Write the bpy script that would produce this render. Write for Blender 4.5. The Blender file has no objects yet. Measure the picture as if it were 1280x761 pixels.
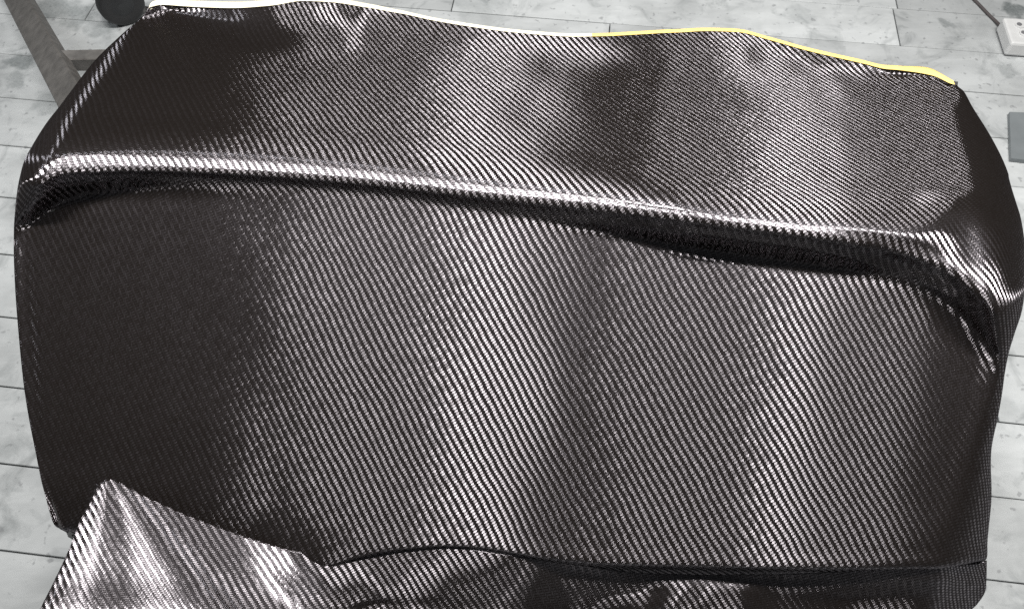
import bpy, bmesh, math, random
import numpy as np
from mathutils import Vector, Matrix
random.seed(7); np.random.seed(7)
sc = bpy.context.scene
R = math.radians

# ------------------------------------------------------------------ camera
F_PX = 1030.0                       # focal length in pixels of the 1280 wide photograph
CAM = np.array([0.0, 0.0, 1.55]); PITCH = R(57.3)
cam_d = bpy.data.cameras.new('camera'); cam = bpy.data.objects.new('camera', cam_d)
sc.collection.objects.link(cam)
cam_d.sensor_width = 36.0; cam_d.lens = F_PX/1280*36.0; cam_d.clip_start = .02; cam_d.clip_end = 200
cam.location = CAM; cam.rotation_euler = (math.pi/2 - PITCH, 0, 0)
sc.camera = cam

# ------------------------------------------------------------------ light (workshop: ceiling tubes, two short added fill lamps, an added side light)
w = bpy.data.worlds.new('World'); sc.world = w; w.use_nodes = True
w.node_tree.nodes['Background'].inputs[0].default_value = (.92, .97, 1.0, 1)
w.node_tree.nodes['Background'].inputs[1].default_value = .06
def lamp(name, loc, target, sx, sy, power, col=(1, .98, .95), spread=180):
    d = bpy.data.lights.new(name, 'AREA'); d.shape = 'RECTANGLE'; d.size = sx; d.size_y = sy
    d.energy = power; d.color = col; d.spread = R(spread)
    o = bpy.data.objects.new(name, d); sc.collection.objects.link(o); o.location = loc
    o.rotation_euler = (Vector(target)-Vector(loc)).to_track_quat('-Z', 'Y').to_euler()
    return o
for x0, x1, pw in ((-1.15, -.05, 47), (-.44, -.14, 25), (.12, 1.82, 63), (.88, 1.20, 25)):  # long ones are the tubes; the two short ones are added to brighten bands
    lamp('ceiling_tube_and_fill_lamp', ((x0+x1)/2, .78+.12*(x1-x0 < .6), 2.85), ((x0+x1)/2, .78+.12*(x1-x0 < .6), 0), x1-x0, .10, pw)
lamp('left_side_light', (-3.0, 2.8, 2.45), (0, .6, .6), .45, .6, 26, (.95, .98, 1))  # added side light, draws the highlight along the cloth's left edge
sc.view_settings.view_transform = 'Standard'; sc.view_settings.look = 'None'
sc.view_settings.exposure = 0.0; sc.view_settings.gamma = 1.0
sc.view_settings.use_curve_mapping = False
sc.cycles.use_denoising = False
sc.cycles.max_bounces = 5; sc.cycles.filter_width = 1.5

# ------------------------------------------------------------------ helpers
def ray(px, py):
    dx, dy = (px-640)/F_PX, (py-380.5)/F_PX
    fw = np.array([0, math.cos(PITCH), -math.sin(PITCH)]); up = np.array([0, math.sin(PITCH), math.cos(PITCH)])
    return fw + np.array([1, 0, 0])*dx - up*dy
def at(px, py, z):
    """the point of height z that the photograph shows at px, py"""
    d = ray(px, py); return CAM + d*((z-CAM[2])/d[2])
def tag(o, label=None, cat=None, group=None, kind=None):
    for k, v in (('label', label), ('category', cat), ('group', group), ('kind', kind)):
        if v: o[k] = v
    return o
def link(name, mesh, mat=None, parent=None):
    o = bpy.data.objects.new(name, mesh); sc.collection.objects.link(o)
    if mat: mesh.materials.append(mat)
    if parent: o.parent = parent
    return o
def empty(name, loc=(0, 0, 0)):
    o = bpy.data.objects.new(name, None); sc.collection.objects.link(o); o.location = loc; o.empty_display_size = .05
    return o
def from_bm(name, bm, mat, parent=None, smooth=False):
    me = bpy.data.meshes.new(name); bmesh.ops.recalc_face_normals(bm, faces=bm.faces); bm.to_mesh(me); bm.free()
    if smooth:
        for p in me.polygons: p.use_smooth = True
    return link(name, me, mat, parent)
def box_bm(bm, size, M=Matrix.Identity(4), bevel=0, seg=1):
    r = bmesh.ops.create_cube(bm, size=1, matrix=M @ Matrix.Diagonal((*size, 1)))
    if bevel:
        es = list({e for v in r['verts'] for e in v.link_edges})
        bmesh.ops.bevel(bm, geom=es, offset=bevel, segments=seg, affect='EDGES', profile=.5)
def bar(bm, a, b, wd, th, bevel=.002, upv=(0, 0, 1)):
    a, b = Vector(a), Vector(b); z = (b-a).normalized(); x = Vector(upv).cross(z).normalized(); y = z.cross(x)
    M = Matrix((x, y, z)).transposed().to_4x4(); M.translation = (a+b)/2
    box_bm(bm, (wd, th, (b-a).length), M, bevel)

def hermite(t, P, tt):
    """smooth curve through P (n,k) with knots t, read at tt"""
    t = np.asarray(t, float); P = np.asarray(P, float); n = len(t)
    h = np.diff(t); d = np.diff(P, axis=0)/h[:, None]
    m = np.zeros_like(P); m[0] = d[0]; m[-1] = d[-1]
    m[1:-1] = (d[:-1]*h[1:, None] + d[1:]*h[:-1, None])/(h[1:]+h[:-1])[:, None]
    i = np.clip(np.searchsorted(t, tt, side='right')-1, 0, n-2)
    s = ((tt-t[i])/h[i])[:, None]; H = h[i][:, None]
    return (2*s**3-3*s**2+1)*P[i] + (s**3-2*s**2+s)*H*m[i] + (-2*s**3+3*s**2)*P[i+1] + (s**3-s**2)*H*m[i+1]
def pchip(t, P, tt):
    """the same without overshoot"""
    t = np.asarray(t, float); P = np.asarray(P, float); n = len(t)
    h = np.diff(t)[:, None]; d = np.diff(P, axis=0)/h
    m = np.zeros_like(P); m[0] = d[0]; m[-1] = d[-1]
    w1 = 2*h[1:]+h[:-1]; w2 = h[1:]+2*h[:-1]
    ok = d[:-1]*d[1:] > 0
    m[1:-1] = np.where(ok, (w1+w2)/(w1/np.where(ok, d[:-1], 1)+w2/np.where(ok, d[1:], 1)), 0)
    i = np.clip(np.searchsorted(t, tt, side='right')-1, 0, n-2)
    s = ((tt-t[i])[:, None])/h[i]; H = h[i]
    return (2*s**3-3*s**2+1)*P[i] + (s**3-2*s**2+s)*H*m[i] + (-2*s**3+3*s**2)*P[i+1] + (s**3-s**2)*H*m[i+1]
def poly(pts, x):
    pts = np.array(pts, float); return hermite(pts[:, 0], pts[:, 1:2], np.array([x], float))[0, 0]
def surface(C, nu, nv, smooth=3, pinu=False):
    """C (rows, cols, 3) control points -> dense grid (nv, nu, 3)"""
    nr, nc, _ = C.shape
    du = np.median(np.linalg.norm(np.diff(C, axis=1), axis=2), axis=0); tu = np.r_[0, np.cumsum(du)]
    dv = np.median(np.linalg.norm(np.diff(C, axis=0), axis=2), axis=1); tv = np.r_[0, np.cumsum(dv)]
    uu = np.linspace(0, tu[-1], nu); vv = np.linspace(0, tv[-1], nv)
    G = np.stack([pchip(tu, C[r], uu) for r in range(nr)])
    D = np.stack([hermite(tv, G[:, c], vv) for c in range(nu)], axis=1)
    for _ in range(smooth):
        E = D.copy()
        E[1:-1, 1:-1] = .5*D[1:-1, 1:-1] + .125*(D[:-2, 1:-1]+D[2:, 1:-1]+D[1:-1, :-2]+D[1:-1, 2:])
        E[0, 1:-1] = .5*D[0, 1:-1]+.25*(D[0, :-2]+D[0, 2:]); E[-1, 1:-1] = .5*D[-1, 1:-1]+.25*(D[-1, :-2]+D[-1, 2:])
        D = E
    return D, uu, vv
def normals(D):
    du = np.gradient(D, axis=1); dv = np.gradient(D, axis=0)
    n = np.cross(dv, du); n /= np.linalg.norm(n, axis=2, keepdims=True)+1e-12
    return n
def grid_mesh(name, D, UV=None):
    nv, nu, _ = D.shape
    idx = np.arange(nv*nu).reshape(nv, nu)
    q = np.stack([idx[1:, :-1], idx[1:, 1:], idx[:-1, 1:], idx[:-1, :-1]], axis=-1).reshape(-1, 4)
    me = bpy.data.meshes.new(name); me.from_pydata(D.reshape(-1, 3).tolist(), [], q.tolist())
    if UV is not None:
        l = me.uv_layers.new(name='weave'); fl = UV.reshape(-1, 2)[q.reshape(-1)]
        l.data.foreach_set('uv', fl.astype(np.float32).ravel())
    me.polygons.foreach_set('use_smooth', np.ones(len(me.polygons), bool)); me.update()
    return me
AXU = np.array([math.cos(R(-6)), math.sin(R(-6)), 0]); AXV = np.array([-math.sin(R(-6)), math.cos(R(-6)), 0])
def arc_uv(D, ci, ri):
    """cloth coordinates in metres along its threads, zero at column ci, row ri"""
    p, q, z = D @ AXU, D @ AXV, D[..., 2]
    du = np.sqrt(np.diff(p, axis=1)**2 + np.diff(z, axis=1)**2)
    U = np.concatenate([np.zeros((D.shape[0], 1)), np.cumsum(du, axis=1)], 1); U -= U[:, ci:ci+1]; U += p[:, ci:ci+1]
    dv = np.linalg.norm(np.diff(D[:, ci], axis=0), axis=1); Vc = np.r_[0, np.cumsum(dv)]; Vc -= Vc[ri]
    V = Vc[:, None] + 1.1*(q[:, ci:ci+1] - q)
    return np.stack([U, V], axis=-1)

# ------------------------------------------------------------------ materials
class NT:
    def __init__(s, name):
        s.m = bpy.data.materials.new(name); s.m.use_nodes = True; s.t = s.m.node_tree; s.t.nodes.clear()
        s.out = s.t.nodes.new('ShaderNodeOutputMaterial')
    def n(s, typ, **kw):
        nd = s.t.nodes.new(typ)
        for k, v in kw.items(): setattr(nd, k, v)
        return nd
    def l(s, a, b): s.t.links.new(a, b)
    def put(s, sock, v):
        if isinstance(v, bpy.types.NodeSocket): s.l(v, sock)
        else: sock.default_value = v
    def math(s, op, a, b=0.0, c=0.0, clamp=False):
        nd = s.n('ShaderNodeMath', operation=op, use_clamp=clamp)
        for i, v in enumerate((a, b, c)): s.put(nd.inputs[i], v)
        return nd.outputs[0]
    def vmath(s, op, a, b=None, scale=None):
        nd = s.n('ShaderNodeVectorMath', operation=op); s.put(nd.inputs[0], a)
        if b is not None: s.put(nd.inputs[1], b)
        if scale is not None: s.put(nd.inputs['Scale'], scale)
        return nd.outputs[0]
    def noise(s, vec, scale, detail=3, rough=.55, dist=0.0):
        nd = s.n('ShaderNodeTexNoise'); s.put(nd.inputs['Vector'], vec)
        nd.inputs['Scale'].default_value = scale; nd.inputs['Detail'].default_value = detail
        nd.inputs['Roughness'].default_value = rough; nd.inputs['Distortion'].default_value = dist
        return nd.outputs['Fac']
    def ramp(s, fac, stops):
        nd = s.n('ShaderNodeValToRGB'); s.put(nd.inputs[0], fac); e = nd.color_ramp.elements
        while len(e) < len(stops): e.new(.5)
        for el, (p, c) in zip(e, stops): el.position = p; el.color = (*c, 1) if len(c) == 3 else c
        return nd.outputs[0]
    def mixc(s, fac, a, b, blend='MIX'):
        nd = s.n('ShaderNodeMix', data_type='RGBA', blend_type=blend); s.put(nd.inputs[0], fac)
        for i, v in ((6, a), (7, b)): s.put(nd.inputs[i], (*v, 1) if isinstance(v, tuple) and len(v) == 3 else v)
        return nd.outputs[2]
    def bsdf(s, col, rough=.6, metal=0.0, spec=.5, bump=None, bstr=.3, bdist=.002):
        b = s.n('ShaderNodeBsdfPrincipled'); s.put(b.inputs['Base Color'], (*col, 1) if isinstance(col, tuple) else col)
        s.put(b.inputs['Roughness'], rough); b.inputs['Metallic'].default_value = metal
        b.inputs['Specular IOR Level'].default_value = spec
        if bump is not None:
            bp = s.n('ShaderNodeBump'); bp.inputs['Strength'].default_value = bstr; bp.inputs['Distance'].default_value = bdist
            s.l(bump, bp.inputs['Height']); s.l(bp.outputs[0], b.inputs['Normal'])
        s.l(b.outputs[0], s.out.inputs[0]); return b

TOW_U, TOW_V, SHEAR = .0019, .0036, .42
def carbon_material():
    k = NT('carbon_twill')
    uv = k.n('ShaderNodeUVMap', uv_map='weave').outputs[0]
    wob = k.n('ShaderNodeTexNoise'); k.l(uv, wob.inputs['Vector']); wob.inputs['Scale'].default_value = 9; wob.inputs['Detail'].default_value = 2
    wv = k.vmath('SUBTRACT', wob.outputs['Color'], (.5, .5, .5))
    wob2 = k.n('ShaderNodeTexNoise'); k.l(uv, wob2.inputs['Vector']); wob2.inputs['Scale'].default_value = 55; wob2.inputs['Detail'].default_value = 3
    uvw = k.vmath('ADD', k.vmath('ADD', uv, k.vmath('SCALE', wv, scale=.009)), k.vmath('SCALE', k.vmath('SUBTRACT', wob2.outputs['Color'], (.5, .5, .5)), scale=.0022))
    sx = k.n('ShaderNodeSeparateXYZ'); k.l(uvw, sx.inputs[0])
    U = k.math('ADD', k.math('DIVIDE', sx.outputs[0], TOW_U), 4000.0); V = k.math('ADD', k.math('DIVIDE', k.math('MULTIPLY_ADD', sx.outputs[0], SHEAR, sx.outputs[1]), TOW_V), 4000.0)
    i = k.math('FLOOR', U); j = k.math('FLOOR', V); fu = k.math('SUBTRACT', U, i); fv = k.math('SUBTRACT', V, j)
    m = k.math('FLOORED_MODULO', k.math('SUBTRACT', i, j), 4.0)
    warp = k.math('GREATER_THAN', m, 1.5)                       # 1 where the threads that run down the cloth lie on top
    pe = k.math('DIVIDE', k.math('FLOORED_MODULO', k.math('SUBTRACT', U, j), 4.0), 2.0)
    pa = k.math('DIVIDE', k.math('SUBTRACT', k.math('FLOORED_MODULO', k.math('SUBTRACT', i, V), 4.0), 1.0), 2.0)
    def sel(a, b): # a weft, b warp
        nd = k.n('ShaderNodeMix', data_type='FLOAT'); k.l(warp, nd.inputs[0]); k.put(nd.inputs[2], a); k.put(nd.inputs[3], b); return nd.outputs[0]
    p = sel(pe, pa); c = sel(fv, fu)
    # one random number for each float of each thread
    idw = k.math('FLOOR', k.math('DIVIDE', k.math('SUBTRACT', U, j), 4.0)); ida = k.math('FLOOR', k.math('DIVIDE', k.math('SUBTRACT', k.math('SUBTRACT', i, V), 1.0), 4.0))
    cmb = k.n('ShaderNodeCombineXYZ'); k.l(sel(j, i), cmb.inputs[0]); k.l(sel(idw, ida), cmb.inputs[1]); k.l(warp, cmb.inputs[2])
    wn = k.n('ShaderNodeTexWhiteNoise', noise_dimensions='3D'); k.l(cmb.outputs[0], wn.inputs['Vector'])
    rnd = k.math('SUBTRACT', wn.outputs['Value'], .5)
    # crimp of the thread along itself, roundness across itself (slopes)
    sl_a = k.math('ADD', k.math('MULTIPLY', k.math('SUBTRACT', p, .5), CRIMP), k.math('MULTIPLY', rnd, JIT))
    sl_c = k.math('MULTIPLY', k.math('SUBTRACT', c, .5), ROUND)
    geo = k.n('ShaderNodeNewGeometry'); N = geo.outputs['Normal']
    tg = k.n('ShaderNodeTangent', direction_type='UV_MAP', uv_map='weave'); T = tg.outputs[0]
    B = k.vmath('NORMALIZE', k.vmath('CROSS_PRODUCT', N, T))   # +-v direction
    # B points up the cloth (v decreasing) or down: resolved by the sign
    tu = sel(sl_a, sl_c); tv = sel(sl_c, k.math('MULTIPLY', sl_a, 1.0))
    Np = k.vmath('NORMALIZE', k.vmath('ADD', N, k.vmath('ADD', k.vmath('SCALE', T, scale=tu), k.vmath('SCALE', B, scale=tv))))
    # shade at float ends and between neighbouring threads, put into the gloss colour
    edge = k.math('MULTIPLY', k.math('MULTIPLY', c, k.math('SUBTRACT', 1.0, c)), 4.0)
    ende = k.math('MULTIPLY', k.math('MULTIPLY', p, k.math('SUBTRACT', 1.0, p)), 4.0)
    sm = k.n('ShaderNodeMapRange', interpolation_type='SMOOTHSTEP'); k.l(edge, sm.inputs[0]); sm.inputs[1].default_value = .0; sm.inputs[2].default_value = .85
    sn = k.n('ShaderNodeMapRange', interpolation_type='SMOOTHSTEP'); k.l(ende, sn.inputs[0]); sn.inputs[1].default_value = .0; sn.inputs[2].default_value = .5
    occ = k.math('MULTIPLY', k.math('MULTIPLY_ADD', sm.outputs[0], .95, .05), k.math('MULTIPLY_ADD', sn.outputs[0], .7, .3))
    amt = k.math('MULTIPLY', occ, k.math('MULTIPLY_ADD', rnd, .5, 1.0))
    gl = k.n('ShaderNodeBsdfAnisotropic', distribution='BECKMANN')
    gl.inputs['Roughness'].default_value = GR; gl.inputs['Anisotropy'].default_value = GA
    k.l(k.mixc(1.0, GCOL, k.vmath('SCALE', (1, 1, 1), scale=amt), 'MULTIPLY'), gl.inputs['Color'])
    k.l(Np, gl.inputs['Normal']); k.l(T, gl.inputs['Tangent']); k.l(k.math('MULTIPLY', warp, .25), gl.inputs['Rotation'])
    df = k.n('ShaderNodeBsdfDiffuse'); df.inputs['Color'].default_value = (.0065, .0050, .0041, 1)
    g2 = k.n('ShaderNodeBsdfAnisotropic', distribution='BECKMANN')      # stray fibres: a faint wide sheen
    g2.inputs['Roughness'].default_value = .58; g2.inputs['Anisotropy'].default_value = .3
    k.l(k.mixc(1.0, (.016, .015, .0167), k.vmath('SCALE', (1, 1, 1), scale=amt), 'MULTIPLY'), g2.inputs['Color'])
    k.l(Np, g2.inputs['Normal']); k.l(T, g2.inputs['Tangent']); k.l(k.math('MULTIPLY', warp, .25), g2.inputs['Rotation'])
    a0 = k.n('ShaderNodeAddShader'); k.l(gl.outputs[0], a0.inputs[0]); k.l(g2.outputs[0], a0.inputs[1]); gl = a0
    ad = k.n('ShaderNodeAddShader'); k.l(gl.outputs[0], ad.inputs[0]); k.l(df.outputs[0], ad.inputs[1])
    k.l(ad.outputs[0], k.out.inputs[0])
    return k.m
CRIMP, JIT, ROUND = .05, .026, .4
GR, GA, GCOL = .365, .815, (.170, .160, .171)
M_CARBON = carbon_material()

def simple(name, col, rough=.6, metal=0.0, var=.15, scale=30, bstr=.2):
    k = NT(name); tc = k.n('ShaderNodeTexCoord').outputs['Object']
    nz = k.noise(tc, scale, 5)
    c = k.ramp(nz, [(.3, tuple(x*(1-var) for x in col)), (.7, tuple(min(1, x*(1+var)) for x in col))])
    k.bsdf(c, rough, metal, bump=nz, bstr=bstr, bdist=.001); return k.m
M_STEEL = simple('worn_brown_steel', (.112, .106, .10), .5, .35, .3, 40)
M_RUST = simple('rusty_weld', (.20, .085, .04), .8, 0, .4, 90)
M_RUBBER = simple('black_rubber', (.014, .014, .015), .55)
M_HUB = simple('grey_hub', (.035, .036, .038), .4, .5)
M_CREAM = simple('cream_tape', (.86, .80, .62), .6, 0, .04, 60, .1)
M_YELLOW = simple('yellow_tape', (.82, .60, .19), .6, 0, .06, 60, .1)
M_MOULD = simple('mould_gelcoat', (.05, .05, .05), .4)
M_SOCKET = simple('pale_plastic', (.62, .625, .625), .45, 0, .05, 50, .1)
M_DARKHOLE = simple('dark_socket', (.16, .16, .17), .6)
M_CORD = simple('dark_cord', (.07, .06, .06), .6)
M_PLATE = simple('grey_plate', (.21, .23, .24), .5, .2, .12, 14)

def floor_material():
    k = NT('worn_painted_boards'); geo = k.n('ShaderNodeNewGeometry'); P = geo.outputs['Position']
    oi = k.n('ShaderNodeObjectInfo'); rnd = oi.outputs['Random']
    mp = k.n('ShaderNodeMapping'); k.l(P, mp.inputs[0]); mp.inputs['Rotation'].default_value = (0, 0, R(6.8)); mp.inputs['Scale'].default_value = (.35, 1, 1)
    cmb = k.n('ShaderNodeCombineXYZ'); k.l(k.math('MULTIPLY', rnd, 31.0), cmb.inputs[0]); k.l(k.math('MULTIPLY', rnd, 17.0), cmb.inputs[1])
    Q = k.vmath('ADD', mp.outputs[0], cmb.outputs[0])
    broad = k.noise(P, 3.2, 6, .6, .6); streak = k.noise(Q, 22, 6, .65, .3); blot = k.noise(P, 9, 5, .62, 1.2); fine = k.noise(P, 160, 3, .6)
    base = k.ramp(broad, [(.3, (.36, .365, .365)), (.55, (.53, .535, .535)), (.75, (.62, .625, .625))])
    base = k.mixc(k.math('MULTIPLY', streak, .5), base, k.ramp(streak, [(.35, (.36, .36, .35)), (.6, (.62, .62, .61))]))
    dirt = k.ramp(blot, [(.52, (0, 0, 0)), (.72, (1, 1, 1))])
    base = k.mixc(k.math('MULTIPLY', dirt, .6), base, (.19, .20, .20))
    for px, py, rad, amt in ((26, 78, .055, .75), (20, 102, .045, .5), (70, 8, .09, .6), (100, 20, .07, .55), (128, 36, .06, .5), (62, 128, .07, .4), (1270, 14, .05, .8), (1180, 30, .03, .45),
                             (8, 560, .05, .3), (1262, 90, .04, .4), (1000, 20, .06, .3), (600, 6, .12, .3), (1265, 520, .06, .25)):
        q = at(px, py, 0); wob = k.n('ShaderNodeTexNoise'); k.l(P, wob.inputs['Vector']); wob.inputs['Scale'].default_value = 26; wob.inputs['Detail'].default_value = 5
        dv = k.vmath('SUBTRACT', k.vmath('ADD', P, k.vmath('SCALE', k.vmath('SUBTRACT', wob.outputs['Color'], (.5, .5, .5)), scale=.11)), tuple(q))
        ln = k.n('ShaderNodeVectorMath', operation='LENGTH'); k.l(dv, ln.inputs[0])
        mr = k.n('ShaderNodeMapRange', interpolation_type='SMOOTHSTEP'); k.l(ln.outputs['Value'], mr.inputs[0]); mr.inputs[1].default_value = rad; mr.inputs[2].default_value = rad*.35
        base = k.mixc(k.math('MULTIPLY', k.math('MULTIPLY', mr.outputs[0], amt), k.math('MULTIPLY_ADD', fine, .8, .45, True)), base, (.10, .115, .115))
    speck = k.ramp(k.noise(P, 48, 3, .5), [(.63, (0, 0, 0)), (.70, (1, 1, 1))])
    base = k.mixc(k.math('MULTIPLY', speck, .5), base, (.16, .16, .165))
    base = k.mixc(1.0, base, oi.outputs['Color'], 'MULTIPLY'); base = k.mixc(1.0, base, (.97, 1.0, 1.015), 'MULTIPLY')
    h = k.math('ADD', k.math('MULTIPLY', streak, .7), k.math('MULTIPLY', fine, .3))
    k.bsdf(base, .62, 0, .4, bump=h, bstr=.35, bdist=.002); return k.m
M_FLOOR = floor_material()
M_GAP = simple('dark_gap', (.13, .128, .125), .9)

# ------------------------------------------------------------------ floor of long boards
YAW = R(-6.8); DR = np.array([math.cos(YAW), math.sin(YAW), 0]); NRM = np.array([-math.sin(YAW), math.cos(YAW), 0])
q0, q8 = at(0, 67, 0) @ NRM, at(0, 687, 0) @ NRM
PITCHW = (q0-q8)/8
bm = bmesh.new(); box_bm(bm, (9, 9, .1), Matrix.Translation((0, 1.5, -.066)))
floor = from_bm('floor', bm, M_GAP); tag(floor, kind='structure')
GAP = .0028
def board(x0, x1, q, wd):
    bm = bmesh.new(); M = Matrix(((DR[0], NRM[0], 0, 0), (DR[1], NRM[1], 0, 0), (0, 0, 1, 0), (0, 0, 0, 1)))
    c = DR*(x0+x1)/2 + NRM*q
    M.translation = (c[0], c[1], -.008+random.uniform(-.0012, .0012))
    box_bm(bm, (x1-x0-.003, wd-GAP*random.uniform(.6, 1.3), .016), M, .0012)
    return from_bm('board', bm, M_FLOOR, floor)
for n in range(-6, 16):
    q = q0 - PITCHW*(n+.5)
    x = -2.6 - random.uniform(0, 1.2)
    # ends that the photograph shows
    cuts = {-4: [at(556, 8, 0) @ DR, at(1122, 10, 0) @ DR], -3: [at(560, 30, 0) @ DR, at(1126, 60, 0) @ DR], -2: [at(760, 60, 0) @ DR]}.get(n, [])
    stops = []
    if cuts: stops = [cuts[0]-1.5] + cuts + [cuts[-1]+1.3]
    else:
        while x < 3.0:
            stops.append(x); x += random.uniform(1.1, 1.7)
    stops = [-3.4] + [s for s in stops if -3.2 < s < 3.2] + [3.4]
    for k_, (a, b) in enumerate(zip(stops[:-1], stops[1:])):
        o = board(a, b, q, PITCHW); v = random.uniform(.92, 1.0)
        if n in (-4, -3): v = {1: .84, 2: 1.04, 3: .80}.get(k_, .9)
        elif n in (-2, -1) and b > 1.2: v = .86
        o.color = (v, v, v, 1)

# ------------------------------------------------------------------ the draped carbon cloth: main sheet
FR = [.03, .06, .10, .14, .18, .22, .26, .30, .345, .39, .435, .48, .525, .57, .61, .65, .69, .73, .77, .81, .85, .89, .925, .955, .98]
# each row, back to front: outline across the cloth as the photograph shows it, heights left/middle/right, silhouettes
rows = []
YAWM = R(-6.0); FN = np.array([-math.sin(YAWM), math.cos(YAWM), 0])      # the mould lies a little turned
def on_plane(pl, px, py, off=0.0):
    p0, sl = pl[:2]; g = pl[2] if len(pl) > 2 else FN
    d = ray(px, py); n = np.array([-sl*g[0], -sl*g[1], 1.0])
    t = (n @ (p0+np.array([0, 0, off])-CAM))/(n @ d); return CAM + d*t
FACE = (at(640, 294, .742), .52, np.array([math.sin(R(9.5)), math.cos(R(9.5)), 0]))        # sloping front face
TOP = (at(640, 222, .7875), -.34)       # back face, falling away from the camera
def row(pl, pts, ol, om, orr, L1, oL1, R1, oR1, bumps=(), wl=.10, wr=.10, bow=0.0, fold=0.0, chain=None, cw=(.07, .10)):
    """one line across the cloth as the photograph shows it, with its offsets from a face of the mould"""
    pts = sorted(pts); xl, xr = pts[0][0], pts[-1][0]
    out = []
    for f in [0]+FR+[1]:
        px = xl+(xr-xl)*f; a = max(0, 1-f/wl); b = max(0, 1-(1-f)/wr)
        o = om + (ol-om)*a*a*(3-2*a) + (orr-om)*b*b*(3-2*b) - bow*max(0, (px-900)/1000)**2
        for (bx, bwl, bwr, bh) in bumps: o += bh*math.exp(-((px-bx)/(bwl if px < bx else bwr))**2)
        if fold: t = (px-640)/220; o += fold*.012*(0 if t < 0 else t**1.6 if t < 1 else 1-.9*(px-860)/340)
        P = on_plane(pl, px, poly(pts, px), o)
        if chain is not None:            # keep a given slope from the row behind
            Q = on_plane((rows[-1][3+len(out)], chain), px, poly(pts, px)); e = min(1, (f+1e-6)/cw[0], (1-f)/cw[1]); e = e*e*(3-2*e); P = P*(1-e)+Q*e
        out.append(P)
    a = at(*L1, oL1) if oL1 > .3 else on_plane(pl, *L1, oL1)
    b = at(*R1, oR1) if oR1 > .3 else on_plane(pl, *R1, oR1 - bow*max(0, (R1[0]-900)/1000)**2)
    rows.append([a+np.array([.02, .01, -.12]), a+np.array([.0008, 0, -.014]), a] + out + [b, b+np.array([-.003, 0, -.014]), b+np.array([-.03, .01, -.12])])
row(TOP, [(203,5),(250,8),(300,9),(350,5),(395,-1),(430,4),(480,12),(560,28),(650,40),(730,45),(800,42),(860,39),(915,38),(950,46),(1000,60),(1060,74),(1120,87),(1165,93),(1186,103)],
    .012,.015,.006, (186,9),0.665, (1195,107),0.668, bumps=[(395,140,60,.022),(908,170,60,.009)], fold=1)
row(TOP, [(210,14),(250,21),(300,29),(350,30),(400,25),(480,36),(600,55),(720,63),(800,66),(900,62),(1000,78),(1060,92),(1120,96),(1165,99),(1187,107)],
    .004,.004,.002, (182,15),0.66, (1199,112),0.662, bumps=[(395,120,50,.014),(908,170,55,.008)], fold=1)
row(TOP, [(205,22),(250,33),(300,44),(350,49),(420,54),(480,59),(600,73),(720,79),(800,84),(900,90),(1000,101),(1060,110),(1120,110),(1165,110),(1189,117)],
    .0,.0,.0, (176,22),0.655, (1203,118),0.655, bumps=[(400,100,50,.008),(905,150,55,.003)], fold=1)
row(TOP, [(186,40),(250,62),(350,72),(480,80),(600,94),(720,103),(850,113),(1000,128),(1100,134),(1192,136)],
    0,0,0, (158,38),0.66, (1213,138),0.66, fold=1)
row(TOP, [(148,82),(300,102),(480,116),(640,132),(800,150),(950,166),(1100,182),(1203,180)],
    0,0,0, (118,78),0.675, (1236,178),0.663, fold=1)
row(TOP, [(100,140),(200,142),(340,148),(480,160),(640,178),(800,196),(950,212),(1100,228),(1216,226)],
    0,0,0, (78,131),0.715, (1255,220),0.669, fold=1)
row(FACE, [(66,190),(150,184),(300,186),(420,195),(520,206),(640,222),(760,237),(880,254),(1000,266),(1120,276),(1226,277)],
    .018,.0194,0.006, (40,186),0.745, (1266,262),0.679, fold=.3, chain=-.33, cw=(1e-06, 0.04))
row(FACE, [(61,196),(150,190),(300,192),(420,201),(520,212),(640,228),(760,243),(880,260),(1000,272),(1120,284),(1229,289)],
    .022,.0277,0.014, (33,198),0.75, (1271,278),0.684, chain=-0.05, cw=(1e-06, 0.06))
row(FACE, [(55,205),(95,198),(150,196),(300,198),(420,207),(520,218),(640,234),(760,249),(880,266),(1000,279),(1120,294),(1236,318)],
    .022,.0301,0.024, (29,208),0.752, (1275,300),0.69, chain=0.17, cw=(1e-06, 0.1))
row(FACE, [(50,217),(85,209),(130,206),(200,205),(320,209),(450,218),(600,235),(750,251),(900,271),(1050,290),(1140,309),(1195,328),(1242,355)],
    .021,.0318,0.034, (26,220),0.75, (1278,324),0.698, chain=0.29, cw=(1e-06, 0.18))
row(FACE, [(46,228),(80,216),(120,213),(200,212),(320,217),(450,227),(600,244),(750,260),(900,279),(1050,299),(1135,317),(1195,342),(1246,384)],
    .020,.0326,0.038, (23,234),0.745, (1278,352),0.703, chain=0.36, cw=(1e-06, 0.18))
row(FACE, [(44,239),(78,222),(120,218),(200,217),(320,223),(450,233),(600,252),(750,269),(900,288),(1050,309),(1130,327),(1190,353),(1248,407)],
    .016,.0226,0.023, (20,254),0.735, (1275,387),0.702, chain=5.0, cw=(1e-06, 0.18))
row(FACE, [(42,255),(76,231),(120,226),(200,225),(320,231),(450,241),(600,261),(750,280),(900,300),(1050,322),(1130,341),(1190,370),(1250,432)],
    .008,.0139,0.004, (18,274),0.72, (1266,412),0.692, chain=5.0, cw=(1e-06, 0.18))
row(FACE, [(38,278),(80,252),(150,244),(300,247),(450,256),(560,266),(700,285),(800,299),(950,322),(1100,350),(1190,386),(1250,448)],
    .002,.001,.000, (17,294),-.003, (1258,440),0.68, bow=.1)
row(FACE, [(34,300),(80,275),(150,270),(300,272),(450,276),(560,284),(700,303),(800,315),(950,342),(1100,372),(1190,408),(1248,466)],
    0,0,-.002, (17,317),0, (1254,464),0.669, bow=.16)
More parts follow.
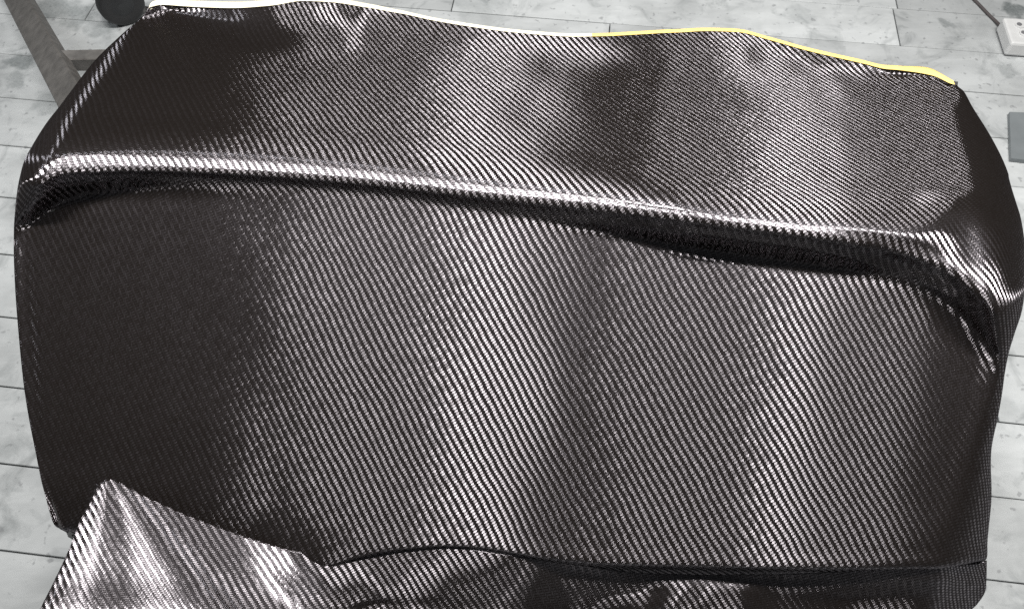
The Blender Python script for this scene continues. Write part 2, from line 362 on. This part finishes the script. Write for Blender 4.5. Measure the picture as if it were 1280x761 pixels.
row(FACE, [(34,330),(150,312),(300,312),(500,318),(700,336),(850,354),(1000,380),(1120,408),(1200,440),(1244,486)],
    0,0,0, (18,347),0, (1250,490),0.652, bow=.2)
row(FACE, [(38,400),(300,390),(600,400),(850,424),(1000,446),(1130,474),(1232,516)],
    0,0,0, (22,410),0, (1244,522),-.04, bow=.2)
row(FACE, [(44,480),(300,472),(600,484),(850,506),(1050,536),(1216,562)],
    0,0,0, (30,488),0, (1234,568),-.06, bow=.2)
row(FACE, [(54,560),(300,560),(600,576),(850,598),(1050,616),(1196,622)],
    0,0,0, (43,560),0, (1236,625),-.07, bow=.2)
row(FACE, [(68,635),(300,655),(450,656),(600,664),(750,684),(900,690),(1050,690),(1174,688)],
    0,0,0, (60,632),0, (1232,680),-.08, bow=.2, bumps=[(300,400,110,-.007)])
row(FACE, [(74,660),(200,672),(300,692),(400,708),(450,694),(560,682),(720,702),(900,708),(1050,710),(1168,708)],
    -.002,-.001,-.002, (68,655),-.002, (1231,700),-.085, bow=.2, bumps=[(300,400,110,-.014)])
rows.append([p + np.array([0, .002, -.018]) for p in rows[-1]])
rows.append([p + np.array([0, .004, -.09]) for p in rows[-1]])
CT = np.array(rows)
D, uu, vv = surface(CT, 300, 300, smooth=2)
# slack in the cloth: shallow waves, more where nothing holds it
X, Y = D[..., 0], D[..., 1]
N0 = normals(D); N0[N0[..., 2] < 0] *= 1
def waves(seed, n, lo, hi):
    rg = np.random.RandomState(seed); h = np.zeros_like(X)
    for _ in range(n):
        a = rg.uniform(0, 2*math.pi); k_ = 2*math.pi/rg.uniform(lo, hi)
        h += np.sin(k_*(X*math.cos(a)+Y*math.sin(a)) + rg.uniform(0, 6.28))/n**.5
    return h
D = D + N0*(waves(3, 7, .12, .35)*.00025)[..., None]
ri = int(np.argmin(np.abs(D[:, 150, 1]-.63)))
UV = arc_uv(D, 150, ri)
cloth = empty('carbon_cloth', (0, .6, .5))
tag(cloth, 'glossy black carbon fibre twill cloth draped over the mould, filling the picture', 'cloth')
def child_mesh(name, me, mat, parent):
    o = link(name, me, mat, parent); o.matrix_parent_inverse = Matrix.Translation(parent.location).inverted(); return o
sheet = child_mesh('main_sheet', grid_mesh('main_sheet', D, UV), M_CARBON, cloth)

# lower flap in front: flange strip with the lifted left corner
def lrow(cols, z): return [at(x, y, zz) for (x, y), zz in zip(cols, z)]
_px = []; _z = []
for p in rows[-3][3:-2]:
    d = p-CAM; _px.append(640+F_PX*d[0]/(d[1]*math.cos(PITCH)-d[2]*math.sin(PITCH))); _z.append(p[2])
def edge_z(px): return float(np.interp(px, _px, _z))      # height of the lower edge of the main sheet
FP = at(90, 740, .622); FNV = np.array([.29, .0, 1.0])     # plane of the lifted corner
def fp(px, py, off=0.0):
    d = ray(px, py); y = 0.0
    for _ in range(4):
        o = off - .080*(y-.19) + .35*(y-.19)**2 if y else off
        t = (FNV @ (FP+np.array([0, 0, o])-CAM))/(FNV @ d); P = CAM+d*t; y = P[1]
    return P
def lrow(edge, face, crease, rest):
    o = [fp(*edge, -.006), fp(*face[0]), fp(*face[1]), fp(*crease, -.0005), fp(crease[0]+10, crease[1]+1, -.003)]
    return o + [at(r[0], r[1], r[2] if r[2] > .3 else edge_z(r[0]) + r[2]) for r in rest]
L = [
 lrow((122,603), ((129,600), (138,599)), (149,602), [(205,640,0.600),(290,678,0.577),(370,700,0.559),(440,688,-0.004),(500,680,-0.004),(560,683,-0.005),(640,694,-0.008),(720,705,-0.020),(800,716,-0.030),(840,717,-0.030),(880,718,-0.030),(920,718,-0.030),(960,718,-0.030),(1060,713,-0.022),(1165,708,-0.008),(1200,706,-0.015),(1234,700,-0.030)]),
 lrow((105,640), ((115,637), (150,633)), (180,641), [(232,668,0.587),(312,697,0.563),(390,714,0.545),(448,704,-0.012),(505,697,-0.013),(562,700,-0.015),(642,708,-0.018),(720,716,-0.033),(802,724,-0.038),(842,724,-0.034),(882,724,-0.031),(922,725,-0.036),(962,725,-0.038),(1060,725,-0.034),(1165,722,-0.022),(1199,724,-0.029),(1233,726,-0.044)]),
 lrow((87,684), ((97,680), (160,678)), (212,681), [(268,706,0.573),(345,726,0.547),(415,734,0.530),(460,726,-0.023),(510,721,-0.025),(565,722,-0.028),(644,728,-0.034),(722,734,-0.050),(804,737,-0.050),(844,736,-0.038),(884,736,-0.034),(924,737,-0.038),(966,738,-0.048),(1060,738,-0.048),(1162,734,-0.038),(1196,737,-0.045),(1231,740,-0.058)]),
 lrow((66,728), ((76,724), (168,724)), (248,725), [(300,738,0.559),(375,745,0.530),(430,748,0.514),(468,746,-0.036),(514,744,-0.040),(568,744,-0.043),(646,748,-0.052),(724,752,-0.070),(806,752,-0.056),(846,751,-0.044),(884,750,-0.043),(926,751,-0.045),(968,752,-0.058),(1060,752,-0.064),(1158,748,-0.054),(1191,751,-0.061),(1222,754,-0.073)]),
 lrow((42,778), ((52,776), (175,776)), (288,776), [(320,758,0.547),(390,757,0.512),(440,757,0.495),(475,758,-0.050),(518,762,-0.053),(570,764,-0.058),(648,770,-0.070),(726,775,-0.090),(808,775,-0.064),(846,772,-0.055),(884,770,-0.057),(928,772,-0.057),(970,775,-0.068),(1060,776,-0.078),(1150,772,-0.070),(1178,772,-0.077),(1208,772,-0.088)]),
]
L.append([p+np.array([0, -.02, -.004]) for p in L[-1]])
L.append([p+np.array([0, -.003, -.03]) for p in L[-1]])
LC = np.array(L)
for r_ in LC:                                            # the corner eases down into the front strip
    a, b = r_[3].copy(), r_[8].copy(); ln_ = np.linalg.norm(b-a)
    m0 = (r_[3]-r_[2])/np.linalg.norm(r_[3]-r_[2])*ln_*.45; m1 = (r_[9]-r_[8])/np.linalg.norm(r_[9]-r_[8])*ln_*.55
    for q_, t_ in zip((4, 5, 6, 7), (.12, .34, .56, .78)):
        r_[q_] = (2*t_**3-3*t_**2+1)*a + (t_**3-2*t_**2+t_)*m0 + (-2*t_**3+3*t_**2)*b + (t_**3-t_**2)*m1 + np.array([0, -.011, -.006])*4*t_*(1-t_)
E, _, _ = surface(LC, 260, 72, smooth=8)
X, Y = E[..., 0], E[..., 1]
E = E + normals(E)*(waves(11, 6, .10, .24)*.0004)[..., None]
UVE = np.stack([E @ AXU, -1.5*(E @ AXV)], axis=-1)
flap = child_mesh('lower_flap', grid_mesh('lower_flap', E, UVE), M_CARBON, cloth)
flap['label'] = 'front strip of the cloth with its left corner lifted and shining silver'
for o in (sheet, flap):
    so = o.modifiers.new('thickness', 'SOLIDIFY'); so.thickness = .0006; so.offset = -1

# masking tape along the back edge
def ribbon(name, cols, mat, wfun, label):
    e = D[0, cols]; 
    out = []
    for k_, p in enumerate(e):
        wd = wfun(k_/(len(e)-1))
        out.append([p + np.array([0, -.004, .0012]), p + np.array([0, wd*.45, .0010]), p + np.array([0, wd, -.001-.10*wd]), p+np.array([0, wd, -.003-.10*wd]), p + np.array([0, -.002, -.004])])
    G = np.array(out).transpose(1, 0, 2)
    o = child_mesh(name, grid_mesh(name, np.ascontiguousarray(G)), mat, cloth); o['label'] = label; return o
xe = 640 + (D[0, :, 0]*F_PX)/np.maximum(.1, (D[0, :, 1]*math.cos(PITCH) + (CAM[2]-D[0, :, 2])*math.sin(PITCH)))
i0 = int(np.argmin(np.abs(xe[:150]-180))); i1 = int(np.argmin(np.abs(xe-738))); i2 = int(np.argmax(xe[:-12]))
i2 = int(np.argmin(np.abs(xe-1192)))
ribbon('tape_strip', np.arange(i0, i1+1), M_CREAM, lambda t: .018-.011*min(1, max(0, (t-.3)/.3)), 'cream stretch of masking tape on the back edge')
ribbon('tape_strip', np.arange(i1, i2+1), M_YELLOW, lambda t: .007+.003*t+.010*math.exp(-((t-.9)/.07)**2), 'yellow stretch of masking tape on the back edge')

# ------------------------------------------------------------------ mould under the cloth
S = D[6::6, 12:-12:6] if False else D[3:-3:5, 14:-14:5]
Nn = normals(D)[3:-3:5, 14:-14:5]
Sg = -1 if Nn[20, 20, 2] < 0 else 1
top = S - Sg*Nn*.006
bot = top.copy(); bot[..., 2] = np.minimum(.50, top[..., 2]-.01)
nvv, nuu, _ = top.shape
idx = np.arange(nvv*nuu).reshape(nvv, nuu); Kt = nvv*nuu
fs = []
for r in range(nvv-1):
    for c in range(nuu-1):
        fs.append((idx[r, c], idx[r+1, c], idx[r+1, c+1], idx[r, c+1])); fs.append(tuple(Kt+x for x in (idx[r, c], idx[r, c+1], idx[r+1, c+1], idx[r+1, c])))
loop = list(idx[0, :]) + list(idx[1:, -1]) + list(idx[-1, -2::-1]) + list(idx[-2:0:-1, 0])
for a, b in zip(loop, loop[1:]+loop[:1]): fs.append((a, b, Kt+b, Kt+a))
me = bpy.data.meshes.new('mould'); me.from_pydata(np.concatenate([top.reshape(-1, 3), bot.reshape(-1, 3)]).tolist(), [], [tuple(int(i) for i in f) for f in fs])
mould = link('mould', me, M_MOULD)
tag(mould, 'black mould with a raised lip hidden beneath the draped carbon cloth', 'mould')

# ------------------------------------------------------------------ steel stand
def on_line(A, B, px):
    """point of the line A-B that shows at column px"""
    lo, hi = 0.0, 1.0
    def col(t):
        p = A+(B-A)*t; d = p-CAM
        return 640 + F_PX*d[0]/(d[1]*math.cos(PITCH)-d[2]*math.sin(PITCH))
    s = 1 if col(1) > col(0) else -1
    for _ in range(40):
        mid = (lo+hi)/2
        if s*(col(mid)-px) < 0: lo = mid
        else: hi = mid
    return A+(B-A)*lo
stand = empty('steel_stand', (0, .7, 0))
tag(stand, 'brown steel stand whose splayed leg and crossbar show left of the cloth', 'stand')
def spart(name, bm, mat=M_STEEL): 
    o = from_bm(name, bm, mat, stand); o.matrix_parent_inverse = Matrix.Translation(stand.location).inverted(); return o
foot = at(-38, -112, .0); head = at(112, 160, .49)
bm = bmesh.new(); bar(bm, foot, head, .058, .03, .003, upv=(0, -.6, .8)); leg = spart('leg', bm)
J = on_line(foot, head, 66)
cr = at(560, 66, J[2])
bm = bmesh.new(); bar(bm, J, cr, .03, .032, .002); spart('crossbar', bm)
bm = bmesh.new(); bmesh.ops.create_uvsphere(bm, u_segments=12, v_segments=8, radius=.014, matrix=Matrix.Translation(J+np.array([.026, -.012, .006])) @ Matrix.Diagonal((.6, .7, 1.3, 1)))
spart('weld', bm, M_RUST)
for (fx, fy) in ((-.36, .36), (.40, .34), (.44, .86)):
    bm = bmesh.new(); bar(bm, (fx, fy, 0), (fx, fy, .47), .04, .04, .003, upv=(0, 1, 0)); spart('leg', bm)
for (a, b) in (((-.42, .36, .48), (.44, .34, .48)), ((-.42, .88, .48), (.48, .86, .48)), ((-.36, .36, .455), (-.36, .88, .455)), ((.42, .34, .455), (.42, .88, .455))):
    bm = bmesh.new(); bar(bm, a, b, .035, .02, .002); spart('rail', bm)

# ------------------------------------------------------------------ castor wheel at the back left
c0 = at(158, 35, 0); wr = .064
wheel = empty('castor_wheel', (c0[0], c0[1]+.03, 0)); tag(wheel, 'small black rubber wheel on the floor behind the back left corner of the cloth', 'wheel')
wheel.rotation_euler = (0, 0, R(-60))
def lathe(prof, n=32):
    bm = bmesh.new(); rings = []
    for r, z in prof: rings.append([bm.verts.new((z, r*math.cos(2*math.pi*k_/n), wr+r*math.sin(2*math.pi*k_/n))) for k_ in range(n)])
    for a, b in zip(rings[:-1], rings[1:]):
        for k_ in range(n): bm.faces.new((a[k_], a[(k_+1) % n], b[(k_+1) % n], b[k_]))
    for rg in (rings[0], rings[-1]): bm.faces.new(rg)
    return bm
from_bm('tyre', lathe([(.040, -.022), (.053, -.026), (.061, -.020), (.064, 0), (.061, .020), (.053, .026), (.040, .022)]), M_RUBBER, wheel, True)
from_bm('hub', lathe([(.012, -.028), (.032, -.022), (.041, -.012), (.041, .012), (.032, .022), (.012, .028)], 20), M_HUB, wheel)

# ------------------------------------------------------------------ socket block with cord, plate
b0 = at(1257, 74, 0)
strip = empty('socket_block', (b0[0]+.07, b0[1]+.055, 0)); strip.rotation_euler = (0, 0, R(-6))
tag(strip, 'pale grey plastic socket block lying on the floor at the top right', 'socket block')
bm = bmesh.new(); box_bm(bm, (.14, .11, .044), Matrix.Translation((0, 0, .026)), .007, 2); from_bm('body', bm, M_SOCKET, strip)
bm = bmesh.new(); box_bm(bm, (.132, .102, .006), Matrix.Translation((0, 0, .003))); from_bm('base', bm, M_DARKHOLE, strip)
for hx, hy in ((-.032, .022), (-.028, -.012), (.02, .02), (.024, -.014)):
    bm = bmesh.new()
    for r_, z_ in ((.013, .0490),):
        bmesh.ops.create_cone(bm, cap_ends=True, segments=20, radius1=r_, radius2=r_, depth=.004, matrix=Matrix.Translation((hx, hy, z_)))
    from_bm('socket', bm, M_SOCKET, strip)
    bm = bmesh.new(); bmesh.ops.create_cone(bm, cap_ends=True, segments=16, radius1=.007, radius2=.007, depth=.002, matrix=Matrix.Translation((hx-.002, hy+.001, .0512))); from_bm('socket_hole', bm, M_DARKHOLE, strip)
pts = [at(1256, 38, .018), at(1248, 30, .006), at(1236, 19, .005), at(1222, 4, .005), at(1205, -12, .005), at(1180, -40, .005)]
cu = bpy.data.curves.new('cord', 'CURVE'); cu.dimensions = '3D'; cu.bevel_depth = .0042; sp = cu.splines.new('NURBS'); sp.points.add(len(pts)-1); sp.use_endpoint_u = True; sp.order_u = 3
for q, p in zip(sp.points, pts): q.co = (*p, 1)
tmp = bpy.data.objects.new('cord', cu); sc.collection.objects.link(tmp)
dg = bpy.context.evaluated_depsgraph_get(); me = bpy.data.meshes.new_from_object(tmp.evaluated_get(dg)); sc.collection.objects.unlink(tmp); bpy.data.objects.remove(tmp)
me.name = 'cord'; co = link('cord', me, M_CORD, strip); co.matrix_parent_inverse = (Matrix.Translation(strip.location) @ Matrix.Rotation(R(-6), 4, 'Z')).inverted()

pc = [at(1262, 140, .012), at(1330, 143, .012), at(1336, 206, .012), at(1264, 198, .012)]
bm = bmesh.new(); vs = [bm.verts.new(p) for p in pc]; vb = [bm.verts.new((p[0], p[1], .0005)) for p in pc]
bm.faces.new(vs); bm.faces.new(vb[::-1])
for k_ in range(4): bm.faces.new((vs[k_], vb[k_], vb[(k_+1) % 4], vs[(k_+1) % 4]))
plate = from_bm('floor_plate', bm, M_PLATE); tag(plate, 'dark grey flat plate lying on the floor at the right edge', 'plate')
